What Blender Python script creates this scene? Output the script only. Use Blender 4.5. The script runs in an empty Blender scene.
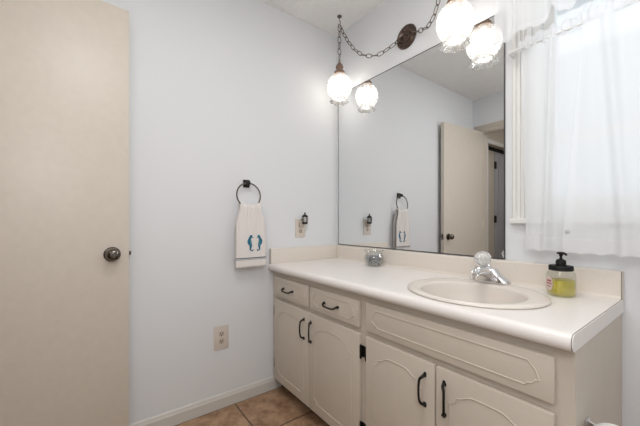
import bpy, bmesh, math, random
from mathutils import Vector, Matrix
random.seed(4)
S = bpy.context.scene
COL = S.collection
PI = math.pi

# ------------------------------------------------------------------ camera
cam_d = bpy.data.cameras.new('camera')
cam_d.sensor_width = 36.0
cam_d.lens = 36.0 * 306 / 640
cam_d.shift_y = 9 / 640
cam_d.clip_start = 0.01
cam = bpy.data.objects.new('camera', cam_d)
COL.objects.link(cam)
cam.location = (1.75, -1.461, 1.064)
cam.rotation_euler = (PI / 2, 0, PI / 2 - math.atan(228 / 306))
S.camera = cam

# ------------------------------------------------------------------ sky, light, exposure
W = bpy.data.worlds.new('sky')
S.world = W
W.use_nodes = True
W.node_tree.nodes['Background'].inputs[0].default_value = (0.88, 0.94, 1.0, 1)
W.node_tree.nodes['Background'].inputs[1].default_value = 0.8

def area(name, loc, rot, sx, sy, power, col):
    d = bpy.data.lights.new(name, 'AREA')
    d.shape = 'RECTANGLE'; d.size = sx; d.size_y = sy; d.energy = power; d.color = col
    o = bpy.data.objects.new(name, d)
    o.location = loc; o.rotation_euler = rot
    COL.objects.link(o)
    return o
# daylight pouring in at the window (stands outside the glass)
area('window_daylight', (1.64, 0.22, 1.6), (-PI / 2, 0, 0), 0.85, 1.05, 2.8, (0.88, 0.94, 1.0))
# added fill lights out of view: two in the bathroom, one in the hall
d_ = bpy.data.lights.new('bathroom_fill_light', 'POINT')
d_.energy = 19; d_.color = (1.0, 0.99, 0.985); d_.shadow_soft_size = 0.22
o_ = bpy.data.objects.new('bathroom_fill_light', d_); o_.location = (1.9, -1.4, 1.62); COL.objects.link(o_)
area('overhead_fill_light', (1.2, -1.15, 2.42), (0, 0, 0), 0.6, 0.6, 10, (1.0, 0.99, 0.98))  # added overhead fill to lift the level surfaces, no real fitting
area('hall_fill_light', (0.9, -2.75, 2.40), (0, 0, 0), 0.6, 0.6, 5, (1.0, 0.95, 0.88))  # added unseen light that brightens the hall

S.view_settings.view_transform = 'Standard'
S.view_settings.look = 'None'
S.view_settings.exposure = 0.0
S.view_settings.gamma = 1
S.view_settings.use_curve_mapping = False

# ------------------------------------------------------------------ materials
MATS = {}
def nm(name):
    m = bpy.data.materials.new(name); m.use_nodes = True
    MATS[name] = m
    return m, m.node_tree, m.node_tree.nodes['Principled BSDF']

def mat(name, col, rough=0.5, metal=0.0, var=0.0, vscale=8.0, bump=0.0, bscale=60.0, bdist=0.002, detail=3.0, **kw):
    """plain procedural surface: colour with slight noise, and a noise bump"""
    m, nt, p = nm(name)
    p.inputs['Base Color'].default_value = (*col, 1)
    p.inputs['Roughness'].default_value = rough
    p.inputs['Metallic'].default_value = metal
    for k, v in kw.items():
        p.inputs[k].default_value = v
    tc = nt.nodes.new('ShaderNodeTexCoord')
    if var:
        n = nt.nodes.new('ShaderNodeTexNoise'); n.inputs['Scale'].default_value = vscale; n.inputs['Detail'].default_value = 4
        r = nt.nodes.new('ShaderNodeValToRGB')
        r.color_ramp.elements[0].position = 0.3; r.color_ramp.elements[1].position = 0.7
        r.color_ramp.elements[0].color = (*[c * (1 - var) for c in col], 1)
        r.color_ramp.elements[1].color = (*[min(1, c * (1 + var)) for c in col], 1)
        nt.links.new(tc.outputs['Object'], n.inputs['Vector'])
        nt.links.new(n.outputs['Fac'], r.inputs['Fac'])
        nt.links.new(r.outputs['Color'], p.inputs['Base Color'])
    if bump:
        n = nt.nodes.new('ShaderNodeTexNoise'); n.inputs['Scale'].default_value = bscale; n.inputs['Detail'].default_value = detail
        b = nt.nodes.new('ShaderNodeBump'); b.inputs['Strength'].default_value = bump; b.inputs['Distance'].default_value = bdist
        nt.links.new(tc.outputs['Object'], n.inputs['Vector'])
        nt.links.new(n.outputs['Fac'], b.inputs['Height'])
        nt.links.new(b.outputs['Normal'], p.inputs['Normal'])
    return m

def thin_glass(name, tint, gloss=0.12, rough=0.02, diffuse=0.0, dcol=(1, 1, 1), transl=True, emit=0):
    """see-through sheet: tinted transparency, a fresnel glint, optional milky body"""
    m, nt, p = nm(name)
    nt.nodes.remove(p)
    out = nt.nodes['Material Output']
    tr = nt.nodes.new('ShaderNodeBsdfTransparent'); tr.inputs[0].default_value = (*tint, 1)
    cur = tr
    if diffuse:
        d = nt.nodes.new('ShaderNodeBsdfDiffuse'); d.inputs[0].default_value = (*dcol, 1)
        body = d
        if transl:
            t = nt.nodes.new('ShaderNodeBsdfTranslucent'); t.inputs[0].default_value = (*dcol, 1)
            mx = nt.nodes.new('ShaderNodeMixShader'); mx.inputs[0].default_value = 0.31
            nt.links.new(d.outputs[0], mx.inputs[1]); nt.links.new(t.outputs[0], mx.inputs[2])
            body = mx
        m2 = nt.nodes.new('ShaderNodeMixShader'); m2.inputs[0].default_value = diffuse
        nt.links.new(tr.outputs[0], m2.inputs[1]); nt.links.new(body.outputs[0], m2.inputs[2])
        m2.name = 'body_mix'
        cur = m2
    if gloss:
        g = nt.nodes.new('ShaderNodeBsdfGlossy'); g.inputs['Roughness'].default_value = rough
        lw = nt.nodes.new('ShaderNodeLayerWeight'); lw.inputs['Blend'].default_value = 0.25
        mm = nt.nodes.new('ShaderNodeMath'); mm.operation = 'MULTIPLY_ADD'
        mm.inputs[1].default_value = 0.6; mm.inputs[2].default_value = gloss * 0.3
        nt.links.new(lw.outputs['Facing'], mm.inputs[0])
        m3 = nt.nodes.new('ShaderNodeMixShader')
        nt.links.new(mm.outputs[0], m3.inputs[0])
        nt.links.new(cur.outputs[0], m3.inputs[1]); nt.links.new(g.outputs[0], m3.inputs[2])
        cur = m3
    nt.links.new(cur.outputs[0], out.inputs['Surface'])
    return m

mat('wall_paint', (0.748, 0.758, 0.772), 0.75, bump=0.12, bscale=180, bdist=0.001)
mat('ceiling_paint', (0.87, 0.86, 0.845), 0.9, bump=1.0, bscale=26, bdist=0.022, detail=5)
mat('hall_paint', (0.60, 0.54, 0.46), 0.8)
mat('trim_paint', (0.80, 0.79, 0.765), 0.4)
mat('baseboard_paint', (0.63, 0.605, 0.56), 0.4)
mat('door_paint', (0.655, 0.592, 0.51), 0.38, var=0.02, vscale=30, bump=0.06, bscale=120, bdist=0.001)
mat('closet_blue', (0.45, 0.47, 0.50), 0.5)
mat('cabinet_paint', (0.60, 0.535, 0.455), 0.42, var=0.015, vscale=20, bump=0.05, bscale=90, bdist=0.001)
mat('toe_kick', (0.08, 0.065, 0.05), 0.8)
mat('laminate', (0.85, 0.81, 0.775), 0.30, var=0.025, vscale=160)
mat('laminate_shaded', (0.75, 0.685, 0.61), 0.34, var=0.025, vscale=160)  # same laminate as the top, colour darkened for shade on the upright splash
mat('laminate_edge', (0.56, 0.52, 0.48), 0.4, var=0.02, vscale=100)
mat('laminate_seam', (0.12, 0.09, 0.07), 0.7)
mat('bone_porcelain', (0.76, 0.70, 0.635), 0.2)
mat('chrome', (0.82, 0.82, 0.83), 0.08, 1.0)
mat('black_iron', (0.018, 0.016, 0.014), 0.42, 0.6, bump=0.15, bscale=200, bdist=0.0005)
mat('black_plastic', (0.008, 0.008, 0.008), 0.5, **{'Specular IOR Level': 0.25})
mat('dark_pewter', (0.16, 0.14, 0.12), 0.22, 1.0)
mat('bronze', (0.10, 0.068, 0.053), 0.3, 0.6, var=0.4, vscale=60)
mat('copper_wood', (0.25, 0.16, 0.115), 0.45, 0.3, var=0.2, vscale=70)
mat('chain_brass', (0.16, 0.125, 0.10), 0.4, 0.7, var=0.2, vscale=120)
mat('almond_plate', (0.66, 0.59, 0.52), 0.4)
mat('almond_socket', (0.50, 0.42, 0.35), 0.4)
mat('slot_dark', (0.02, 0.015, 0.01), 0.6)
mat('terry', (0.78, 0.735, 0.705), 0.95, var=0.04, vscale=220, bump=0.6, bscale=420, bdist=0.002)
mat('thread_teal', (0.018, 0.135, 0.22), 0.8, var=0.5, vscale=160)
mat('thread_light', (0.16, 0.42, 0.50), 0.8)
mat('stripe_thread', (0.10, 0.13, 0.15), 0.9)
mat('mirror_edge', (0.10, 0.10, 0.10), 0.3, 0.8)
mat('mirror_silver', (0.845, 0.855, 0.86), 0.0, 1.0)
mat('pebble', (0.20, 0.215, 0.22), 0.35, 0.2, var=0.5, vscale=40)
mat('tissue', (0.86, 0.85, 0.83), 0.95, bump=0.2, bscale=150, bdist=0.001)
mat('card', (0.45, 0.33, 0.22), 0.9)
mat('sticker', (0.70, 0.56, 0.52), 0.5)
mat('sticker_red', (0.33, 0.05, 0.06), 0.5)
mat('lantern_glass', (0.55, 0.55, 0.52), 0.2)
mat('lawn', (0.20, 0.28, 0.12), 0.9)
mat('grey_thread', (0.50, 0.51, 0.53), 0.9)
mat('white_rod', (0.85, 0.85, 0.84), 0.4)
thin_glass('clear_glass', (0.97, 0.98, 0.98), 0.3)
thin_glass('jar_glass', (0.95, 0.96, 0.94), 0.3)
thin_glass('window_glass', (0.97, 0.98, 0.98), 0.1)
thin_glass('soap_liquid', (0.96, 0.90, 0.22), 0.1, diffuse=0.33, dcol=(0.80, 0.72, 0.03))
thin_glass('sheer', (1, 1, 1), 0, diffuse=0.70, dcol=(0.93, 0.945, 0.96))
thin_glass('sheer_lace', (1, 1, 1), 0, diffuse=0.78, dcol=(0.90, 0.905, 0.92))
thin_glass('lamp_crackle', (1.0, 0.99, 0.97), 0.35, rough=0.12, diffuse=0.42, dcol=(0.93, 0.915, 0.89))
thin_glass('lamp_skirt', (0.93, 0.93, 0.92), 0.8, rough=0.05, diffuse=0.3, dcol=(0.9, 0.89, 0.87))

# crackle variation in the globes
nt = MATS['lamp_crackle'].node_tree
v = nt.nodes.new('ShaderNodeTexVoronoi'); v.feature = 'DISTANCE_TO_EDGE'; v.inputs['Scale'].default_value = 55
tcn = nt.nodes.new('ShaderNodeTexCoord')
mr = nt.nodes.new('ShaderNodeMapRange'); mr.inputs[1].default_value = 0; mr.inputs[2].default_value = 0.25
mr.inputs[3].default_value = 0.60; mr.inputs[4].default_value = 0.30
nt.links.new(tcn.outputs['Object'], v.inputs['Vector']); nt.links.new(v.outputs['Distance'], mr.inputs[0])
nt.links.new(mr.outputs[0], nt.nodes['body_mix'].inputs[0])

# acrylic knob
m, nt, p = nm('acrylic')
p.inputs['Base Color'].default_value = (0.93, 0.93, 0.92, 1)
p.inputs['Roughness'].default_value = 0.06
p.inputs['Transmission Weight'].default_value = 0.6
p.inputs['IOR'].default_value = 1.45
# bulb
m, nt, p = nm('bulb_lit')
p.inputs['Emission Color'].default_value = (1.0, 0.955, 0.89, 1)
p.inputs['Emission Strength'].default_value = 27
# floor tiles
m, nt, p = nm('floor_tile')
tc = nt.nodes.new('ShaderNodeTexCoord')
mp = nt.nodes.new('ShaderNodeMapping'); mp.inputs['Location'].default_value = (-0.345 + 0.33 * 2, 0.79, 0)
br = nt.nodes.new('ShaderNodeTexBrick')
br.offset = 0; br.squash = 1
br.inputs['Scale'].default_value = 1
br.inputs['Brick Width'].default_value = 0.33; br.inputs['Row Height'].default_value = 0.33
br.inputs['Mortar Size'].default_value = 0.004; br.inputs['Mortar Smooth'].default_value = 0.2
br.inputs['Bias'].default_value = 0
br.inputs['Mortar'].default_value = (0.10, 0.062, 0.04, 1)
n1 = nt.nodes.new('ShaderNodeTexNoise'); n1.inputs['Scale'].default_value = 13; n1.inputs['Detail'].default_value = 10; n1.inputs['Roughness'].default_value = 0.68
r1 = nt.nodes.new('ShaderNodeValToRGB')
r1.color_ramp.elements[0].position = 0.32; r1.color_ramp.elements[0].color = (0.20, 0.105, 0.055, 1)
r1.color_ramp.elements[1].position = 0.70; r1.color_ramp.elements[1].color = (0.54, 0.35, 0.215, 1)
r2 = nt.nodes.new('ShaderNodeValToRGB')
r2.color_ramp.elements[0].position = 0.32; r2.color_ramp.elements[0].color = (0.18, 0.095, 0.05, 1)
r2.color_ramp.elements[1].position = 0.70; r2.color_ramp.elements[1].color = (0.48, 0.305, 0.18, 1)
L = nt.links.new
L(tc.outputs['Object'], mp.inputs[0]); L(mp.outputs[0], br.inputs['Vector'])
L(tc.outputs['Object'], n1.inputs['Vector'])
L(n1.outputs['Fac'], r1.inputs[0]); L(n1.outputs['Fac'], r2.inputs[0])
L(r1.outputs[0], br.inputs['Color1']); L(r2.outputs[0], br.inputs['Color2'])
L(br.outputs['Color'], p.inputs['Base Color'])
p.inputs['Roughness'].default_value = 0.45
bp = nt.nodes.new('ShaderNodeBump'); bp.inputs['Strength'].default_value = 0.5; bp.inputs['Distance'].default_value = 0.003
bp.invert = True
L(br.outputs['Fac'], bp.inputs['Height']); L(bp.outputs[0], p.inputs['Normal'])

# ------------------------------------------------------------------ helpers
ORG = {}
def thing(name, loc, label=None, cat=None, group=None, kind=None, parent=None):
    o = bpy.data.objects.new(name, None); COL.objects.link(o)
    o.empty_display_size = 0.05
    o.location = loc
    ORG[o] = Vector(loc)
    tag(o, label, cat, group, kind)
    return o
def tag(o, label=None, cat=None, group=None, kind=None):
    if label: o['label'] = label
    if cat: o['category'] = cat
    if group: o['group'] = group
    if kind: o['kind'] = kind
    return o
def obj(name, bm, material, parent=None, smooth=True, angle=35, base=None):
    """bm is in world coordinates; links it as one mesh object"""
    bmesh.ops.recalc_face_normals(bm, faces=bm.faces[:])
    me = bpy.data.meshes.new(name)
    if parent is not None: org = ORG[parent]
    elif base is not None: org = Vector(base)
    else: org = Vector((0, 0, 0))
    for v_ in bm.verts: v_.co -= org
    bm.to_mesh(me); bm.free()
    if smooth:
        me.shade_smooth()
        me.set_sharp_from_angle(angle=math.radians(angle))
    mats = material if isinstance(material, (list, tuple)) else [material]
    for k in mats: me.materials.append(MATS[k])
    o = bpy.data.objects.new(name, me); COL.objects.link(o)
    ORG[o] = org
    if parent is not None: o.parent = parent
    else: o.location = org
    return o
def BM(): return bmesh.new()
def box(bm, x0, x1, y0, y1, z0, z1, bev=0.0, seg=2):
    vs = [bm.verts.new((x, y, z)) for x in (x0, x1) for y in (y0, y1) for z in (z0, z1)]
    idx = [(0, 1, 3, 2), (4, 6, 7, 5), (0, 4, 5, 1), (2, 3, 7, 6), (0, 2, 6, 4), (1, 5, 7, 3)]
    fs = [bm.faces.new([vs[i] for i in f]) for f in idx]
    if bev:
        es = list({e for f in fs for e in f.edges})
        bmesh.ops.bevel(bm, geom=es, offset=bev, segments=seg, profile=0.6, affect='EDGES')
    return bm
def ring_faces(bm, a, b):
    n = len(a)
    for i in range(n):
        bm.faces.new((a[i], a[(i + 1) % n], b[(i + 1) % n], b[i]))
def lathe(bm, prof, c, segs=32, sx=1.0, sy=1.0, axis='Z', rmod=None, cap0=True, cap1=True):
    """prof: [(r, h)], spun around an axis through c"""
    rings = []
    for k, (r, h) in enumerate(prof):
        row = []
        for i in range(segs):
            a = 2 * PI * i / segs
            rr = r * (rmod(a, k) if rmod else 1)
            u, w = rr * math.cos(a) * sx, rr * math.sin(a) * sy
            p_ = {'Z': (u, w, h), 'X': (h, u, w), 'Y': (u, h, w)}[axis]
            row.append(bm.verts.new(Vector(p_) + Vector(c)))
        rings.append(row)
    for a, b in zip(rings, rings[1:]): ring_faces(bm, a, b)
    if cap0 and prof[0][0] > 1e-5: bm.faces.new(rings[0])
    if cap1 and prof[-1][0] > 1e-5: bm.faces.new(rings[-1])
    bmesh.ops.remove_doubles(bm, verts=[v_ for r_ in rings for v_ in r_], dist=1e-6)
    return bm
def tube(bm, pts, r, segs=8, closed=False, flat=1.0, up=Vector((0, 0, 1))):
    pts = [Vector(p_) for p_ in pts]
    n = len(pts)
    rad = r if callable(r) else (lambda t: r)
    rings = []
    prev = None
    for i, p_ in enumerate(pts):
        if closed: d = pts[(i + 1) % n] - pts[i - 1]
        else: d = pts[min(i + 1, n - 1)] - pts[max(i - 1, 0)]
        d.normalize()
        if prev is None:
            u = up.cross(d)
            if u.length < 1e-3: u = Vector((1, 0, 0)).cross(d)
        else:
            u = prev - d * prev.dot(d)
        u.normalize(); prev = u.copy()
        w = d.cross(u)
        rr = rad(i / max(1, n - 1))
        rings.append([bm.verts.new(p_ + (u * math.cos(a) + w * math.sin(a) * flat) * rr)
                      for a in (2 * PI * k / segs for k in range(segs))])
    for a, b in zip(rings, rings[1:]): ring_faces(bm, a, b)
    if closed:
        # match the twist of the closing ring
        a, b = rings[-1], rings[0]
        off = min(range(segs), key=lambda o_: (a[0].co - b[o_].co).length)
        ring_faces(bm, a, b[off:] + b[:off])
    else:
        bm.faces.new(rings[0]); bm.faces.new(rings[-1])
    return bm
def prism(bm, pts, d):
    """closed polygon of 3-D points pushed along d"""
    a = [bm.verts.new(p_) for p_ in pts]
    b = [bm.verts.new(Vector(p_) + Vector(d)) for p_ in pts]
    bm.faces.new(a); bm.faces.new(b)
    ring_faces(bm, a, b)
    return bm
def smooth_pts(pts, n):
    """Catmull-Rom through pts"""
    P = [Vector(p_) for p_ in pts]
    P = [P[0] * 2 - P[1]] + P + [P[-1] * 2 - P[-2]]
    out = []
    segs = len(P) - 3
    for i in range(segs):
        for k in range(n):
            t = k / n
            a, b, c, d = P[i:i + 4]
            out.append(0.5 * ((2 * b) + (c - a) * t + (2 * a - 5 * b + 4 * c - d) * t * t + (3 * b - a - 3 * c + d) * t ** 3))
    out.append(P[-2])
    return out
def dup(root, loc, label=None, group=None):
    """copy of a thing with its parts and sub-parts"""
    r = root.copy(); COL.objects.link(r); r.location = loc
    if label: r['label'] = label
    if group: r['group'] = group
    for ch in list(root.children):
        c_ = ch.copy(); COL.objects.link(c_); c_.parent = r
        for g in list(ch.children):
            d_ = g.copy(); COL.objects.link(d_); d_.parent = c_
    return r
def struct(name, bm, material, parent=None, **k):
    o = obj(name, bm, material, parent, **k)
    if parent is None: o['kind'] = 'structure'
    return o

# ------------------------------------------------------------------ room shell
H = 2.44
XR, YF = 2.6, -2.02
WX0, WX1, WZ0, WZ1 = 1.26, 2.02, 1.10, 2.16      # window opening in the back wall
DX0, DX1, DZ = 0.10, 0.81, 2.065                # bathroom doorway in the front wall

struct('floor', box(BM(), -0.1, XR + 0.1, -3.6, 0.1, -0.08, 0), 'floor_tile', smooth=False)
struct('ceiling', box(BM(), -0.1, XR + 0.1, -3.6, 0.1, H, H + 0.08), 'ceiling_paint', smooth=False)
struct('wall_left', box(BM(), -0.1, 0, YF, 0.1, 0, H), 'wall_paint', smooth=False)
struct('wall_right', box(BM(), XR, XR + 0.1, YF, 0.1, 0, H), 'wall_paint', smooth=False)
b = BM()
box(b, 0, WX0, 0, 0.1, 0, H); box(b, WX1, XR, 0, 0.1, 0, H)
box(b, WX0, WX1, 0, 0.1, 0, WZ0); box(b, WX0, WX1, 0, 0.1, WZ1, H)
struct('wall_back', b, 'wall_paint', smooth=False)
b = BM()
box(b, 0, DX0, YF - 0.1, YF, 0, H); box(b, DX1, XR, YF - 0.1, YF, 0, H)
box(b, DX0, DX1, YF - 0.1, YF, DZ, H)
struct('wall_front', b, 'wall_paint', smooth=False)
# hall beyond the doorway: its left wall has a cased closet opening
HX = 0.05
b = BM()
box(b, HX - 0.06, HX, -2.245, YF - 0.1, 0, H); box(b, HX - 0.06, HX, -3.6, -3.16, 0, H)
box(b, HX - 0.06, HX, -3.16, -2.245, 1.99, H)
struct('wall_hall_left', b, 'hall_paint', smooth=False)
struct('wall_hall_end', box(BM(), HX, XR, -3.6, -3.5, 0, H), 'hall_paint', smooth=False)
struct('wall_hall_right', box(BM(), XR, XR + 0.1, -3.6, YF, 0, H), 'hall_paint', smooth=False)

def baseboard_profile(depth, h):
    return [(0, 0), (depth, 0), (depth, h * 0.72), (depth * 0.75, h * 0.80), (depth * 0.62, h * 0.92), (depth * 0.3, h), (0, h)]
b = BM()
prism(b, [(u, YF, z) for u, z in baseboard_profile(0.014, 0.078)], (0, -0.478 - YF, 0))
struct('baseboard_left', b, 'baseboard_paint', angle=20)
b = BM()
prism(b, [(1.53, -u, z) for u, z in baseboard_profile(0.014, 0.078)], (XR - 1.53, 0, 0))
struct('baseboard_back', b, 'baseboard_paint', angle=20)
b = BM()
prism(b, [(DX1 + 0.07, YF + u, z) for u, z in baseboard_profile(0.014, 0.078)], (XR - DX1 - 0.07, 0, 0))
struct('baseboard_front', b, 'baseboard_paint', angle=20)
b = BM()
prism(b, [(XR - u, YF + 0.014, z) for u, z in baseboard_profile(0.014, 0.078)], (0, -0.028 - YF, 0))
struct('baseboard_right', b, 'baseboard_paint', angle=20)

# fluted casing: cross-section (offset across, projection)
def casing_section(w, d):
    pr = [(0, 0), (0, d * 0.7), (w * .06, d)]
    for k in range(3):
        c = w * (0.26 + 0.24 * k)
        pr += [(c - w * .075, d), (c - w * .045, d * .55), (c + w * .045, d * .55), (c + w * .075, d)]
    pr += [(w * .94, d), (w, d * 0.7), (w, 0)]
    return pr
def casing_leg(bm, x0, sgn, y0, ysgn, z0, z1, w=0.07, d=0.018):
    prism(bm, [(x0 + sgn * u, y0 + ysgn * q, z0) for u, q in casing_section(w, d)], (0, 0, z1 - z0))
def casing_head(bm, x0, x1, y0, ysgn, z0, w=0.07, d=0.018):
    prism(bm, [(x0, y0 + ysgn * q, z0 + u) for u, q in casing_section(w, d)], (x1 - x0, 0, 0))
b = BM()
casing_leg(b, DX0, -1, YF, 1, 0, DZ); casing_leg(b, DX1, 1, YF, 1, 0, DZ)
casing_head(b, DX0 - 0.07, DX1 + 0.07, YF, 1, DZ)
struct('trim_1', b, 'door_paint', angle=20)
b = BM()       # white casing of the hall closet
box(b, HX, HX + 0.018, -2.245, -2.165, 0, 2.03, 0.003); box(b, HX, HX + 0.018, -3.205, -3.16, 0, 2.03, 0.003)
box(b, HX, HX + 0.018, -3.16, -2.245, 1.985, 2.03, 0.003)
struct('trim_2', b, 'trim_paint')

# window_1 : casing, stool, jambs, two sashes, panes
win = thing('window_1', ((WX0 + WX1) / 2, 0, WZ0), kind='structure')
b = BM()
casing_leg(b, WX0, -1, 0, -1, WZ0 - 0.02, WZ1); casing_leg(b, WX1, 1, 0, -1, WZ0 - 0.02, WZ1)
casing_head(b, WX0 - 0.07, WX1 + 0.07, 0, -1, WZ1)
obj('window_casing', b, 'trim_paint', win, angle=20)
b = BM()
box(b, WX0 - 0.075, WX1 + 0.075, -0.03, 0.02, WZ0 - 0.042, WZ0 - 0.02, 0.004)
obj('window_stool', b, 'trim_paint', win)
b = BM()
for x0, x1 in ((WX0, WX0 + 0.02), (WX1 - 0.02, WX1)): box(b, x0, x1, 0.0, 0.1, WZ0, WZ1)
box(b, WX0 + .02, WX1 - .02, 0.0, 0.1, WZ1 - 0.02, WZ1); box(b, WX0 + .02, WX1 - .02, 0.02, 0.1, WZ0, WZ0 + 0.02)
obj('window_jamb', b, 'trim_paint', win, smooth=False)
ZM = 1.395
def sash(z0, z1, y):
    b = BM()
    x0, x1, w = WX0 + 0.02, WX1 - 0.02, 0.038
    box(b, x0, x0 + w, y, y + 0.03, z0, z1); box(b, x1 - w, x1, y, y + 0.03, z0, z1)
    box(b, x0 + w, x1 - w, y, y + 0.03, z0, z0 + w); box(b, x0 + w, x1 - w, y, y + 0.03, z1 - w, z1)
    f = obj('window_sash', b, 'trim_paint', win, smooth=False)
    obj('window_pane', box(BM(), x0 + w, x1 - w, y + 0.012, y + 0.016, z0 + w, z1 - w), 'window_glass', f, smooth=False)
sash(WZ0 + 0.02, ZM + 0.02, 0.03)
sash(ZM - 0.018, WZ1 - 0.02, 0.062)

# ------------------------------------------------------------------ door_1 : open bathroom door, swung back along the left wall
A = Vector((0.068, -1.322, 0)); Bh = Vector((0.128, -1.985, 0))
dv = (Bh - A).normalized(); nv = Vector((-dv.y, dv.x, 0))
if nv.x < 0: nv = -nv
LEN = (Bh - A).length
door = thing('door_1', tuple(Bh), kind='structure')
def dpt(s, t, z):           # s along the leaf from its free edge, t out of its room face
    return A + dv * s + nv * t + Vector((0, 0, z))
def dbox(bm, s0, s1, t0, t1, z0, z1, bev=0):
    n0 = set(bm.verts)
    box(bm, s0, s1, t0, t1, z0, z1, bev)
    for v_ in bm.verts:
        if v_ not in n0:
            v_.co = dpt(v_.co.x, v_.co.y, v_.co.z)
    return bm
obj('door_leaf', dbox(BM(), 0, LEN, -0.035, 0, 0.012, 2.05, 0.002), 'door_paint', door)
def knob(t0, sgn, reach):
    prof = [(0.0, 0), (0.033, 0), (0.033, 0.004), (0.029, 0.008), (0.013, 0.010), (0.012, 0.018)]
    k = reach - 0.018
    for i in range(9):
        a = -PI / 2 * 0.75 + (PI / 2 * 1.75) * i / 8
        prof.append((0.0275 * math.cos(a) if i < 8 else 0.0, 0.018 + k * (0.5 + 0.5 * math.sin(a))))
    bm = BM(); lathe(bm, prof, (0, 0, 0), 28)
    for v_ in bm.verts:
        x, y, z = v_.co
        v_.co = dpt(0.066 + x, t0 + sgn * z, 0.918 + y)
    return bm
k1 = obj('door_knob', knob(0, 1, 0.06), 'dark_pewter', door)
k1['label'] = 'dark pewter knob on the side facing the room'
bm = BM(); lathe(bm, [(0.0, 0.0585), (0.010, 0.0585), (0.011, 0.0615), (0.0, 0.062)], (0, 0, 0), 16)
for v_ in bm.verts:
    x, y, z = v_.co; v_.co = dpt(0.066 + x, z, 0.918 + y)
obj('lock_button', bm, 'dark_pewter', k1)
k2 = obj('door_knob', knob(-0.035, -1, 0.043), 'dark_pewter', door)
k2['label'] = 'dark pewter knob on the side facing the wall'
b = dbox(BM(), -0.0015, 0.001, -0.030, -0.005, 0.89, 0.946, 0.0005)
lp = obj('latch_plate', b, 'dark_pewter', door)
obj('latch_bolt', dbox(BM(), -0.011, 0.0, -0.024, -0.011, 0.909, 0.927, 0.002), 'dark_pewter', lp)
for z in (0.28, 1.05, 1.80):
    b = BM(); c = dpt(LEN + 0.004, 0.004, 0)
    lathe(b, [(0.0, z - 0.045), (0.006, z - 0.045), (0.006, z + 0.045), (0.0, z + 0.045)], (c.x, c.y, 0), 10)
    dbox(b, LEN - 0.03, LEN, -0.0005, 0.0015, z - 0.044, z + 0.044)
    obj('hinge', b, 'door_paint', door)
b = BM()       # jambs of that doorway
box(b, DX0 - .0, DX0 + 0.012, YF - 0.1, YF - 0.0, 0, DZ); box(b, DX1 - 0.012, DX1, YF - 0.1, YF, 0, DZ)
box(b, DX0 + .012, DX1 - .012, YF - 0.1, YF, DZ - 0.012, DZ)
struct('trim_3', b, 'door_paint', smooth=False)

# door_2 : folding closet door in the hall, seen in the mirror
d2 = thing('door_2', (HX - 0.09, -2.66, 0), kind='structure')
def leaf(y0, y1, col, x=HX - 0.075, panels=True):
    b = BM()
    box(b, x - 0.03, x, y0, y1, 0.01, 1.95, 0.002)
    if panels:
        for k in range(3):
            yy = y0 + (y1 - y0) * (0.2 + 0.3 * k)
            box(b, x, x + 0.006, yy - 0.02, yy + 0.02, 0.1, 1.9, 0.004, 1)
    return obj('door_leaf', b, col, d2)
leaf(-2.605, -2.20, 'hall_paint', panels=False)['label'] = 'beige leaf of the folding closet door'
leaf(-3.20, -2.617, 'closet_blue')['label'] = 'grey blue leaf of the folding closet door'
obj('recess_shade', box(BM(), HX - 0.112, HX - 0.104, -3.2, -2.1, 0.01, 2.1), 'slot_dark', d2, smooth=False)  # dark sheet behind the leaves, painted in for the shadow of the recess
for z in (0.3, 1.10, 1.78):
    b = BM(); box(b, HX - 0.076, HX - 0.064, -2.65, -2.60, z - 0.045, z + 0.045, 0.003)
    obj('hinge', b, 'black_iron', d2)

# ------------------------------------------------------------------ mirror
mir = thing('wall_mirror', (0.59, 0, 0.9), 'large frameless wall mirror standing on the backsplash left of the window', 'mirror')
obj('mirror_glass', box(BM(), 0.0262, 1.1528, -0.0062, -0.002, 0.9042, 1.9928), 'mirror_silver', mir, smooth=False)
b = BM()
for x0, x1, z0, z1 in ((0.022, 0.026, 0.9, 1.997), (1.153, 1.157, 0.9, 1.997), (0.026, 1.153, 0.9, 0.904), (0.026, 1.153, 1.993, 1.997)):
    box(b, x0, x1, -0.0068, -0.0005, z0, z1)
obj('mirror_edge', b, 'mirror_edge', mir, smooth=False)

# ------------------------------------------------------------------ vanity cabinet
CX1, CYF = 1.527, -0.53       # right side, face-frame front
CT = 0.757                     # underside of countertop
van = thing('vanity_cabinet', (0.76, -0.27, 0), 'long beige painted vanity cabinet below the mirror with black pulls', 'cabinet')
b = BM()
box(b, 0.003, 0.021, CYF + .019, -0.003, 0.09, CT)                      # left side
box(b, CX1 - 0.018, CX1, CYF + .019, -0.003, 0.0, CT)                      # right end panel
box(b, 0.021, CX1 - 0.018, CYF + .019, -0.003, 0.09, 0.106)             # bottom
box(b, 0.021, CX1 - 0.018, -0.012, -0.003, 0.106, CT)              # back
for x0, x1 in ((0.003, 0.055), (0.795, 0.85), (1.475, CX1)):       # stiles
    box(b, x0, x1, CYF, CYF + 0.019, 0.09, CT)
for x0, x1 in ((0.055, 0.795), (0.85, 1.475)):                     # rails
    for z0, z1 in ((0.09, 0.125), (0.575, 0.63), (0.715, CT)):
        box(b, x0, x1, CYF, CYF + 0.019, z0, z1)
box(b, 0.405, 0.45, CYF, CYF + 0.019, 0.63, 0.715); box(b, 0.41, 0.445, CYF, CYF + 0.019, 0.125, 0.575)
box(b, 1.145, 1.18, CYF, CYF + 0.019, 0.125, 0.575)
obj('cabinet_body', b, 'cabinet_paint', van, smooth=False)
obj('toe_kick', box(BM(), 0.003, CX1 - 0.018, -0.47, -0.46, 0, 0.09), 'toe_kick', van, smooth=False)['label'] = 'dark recessed toe kick'

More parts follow.
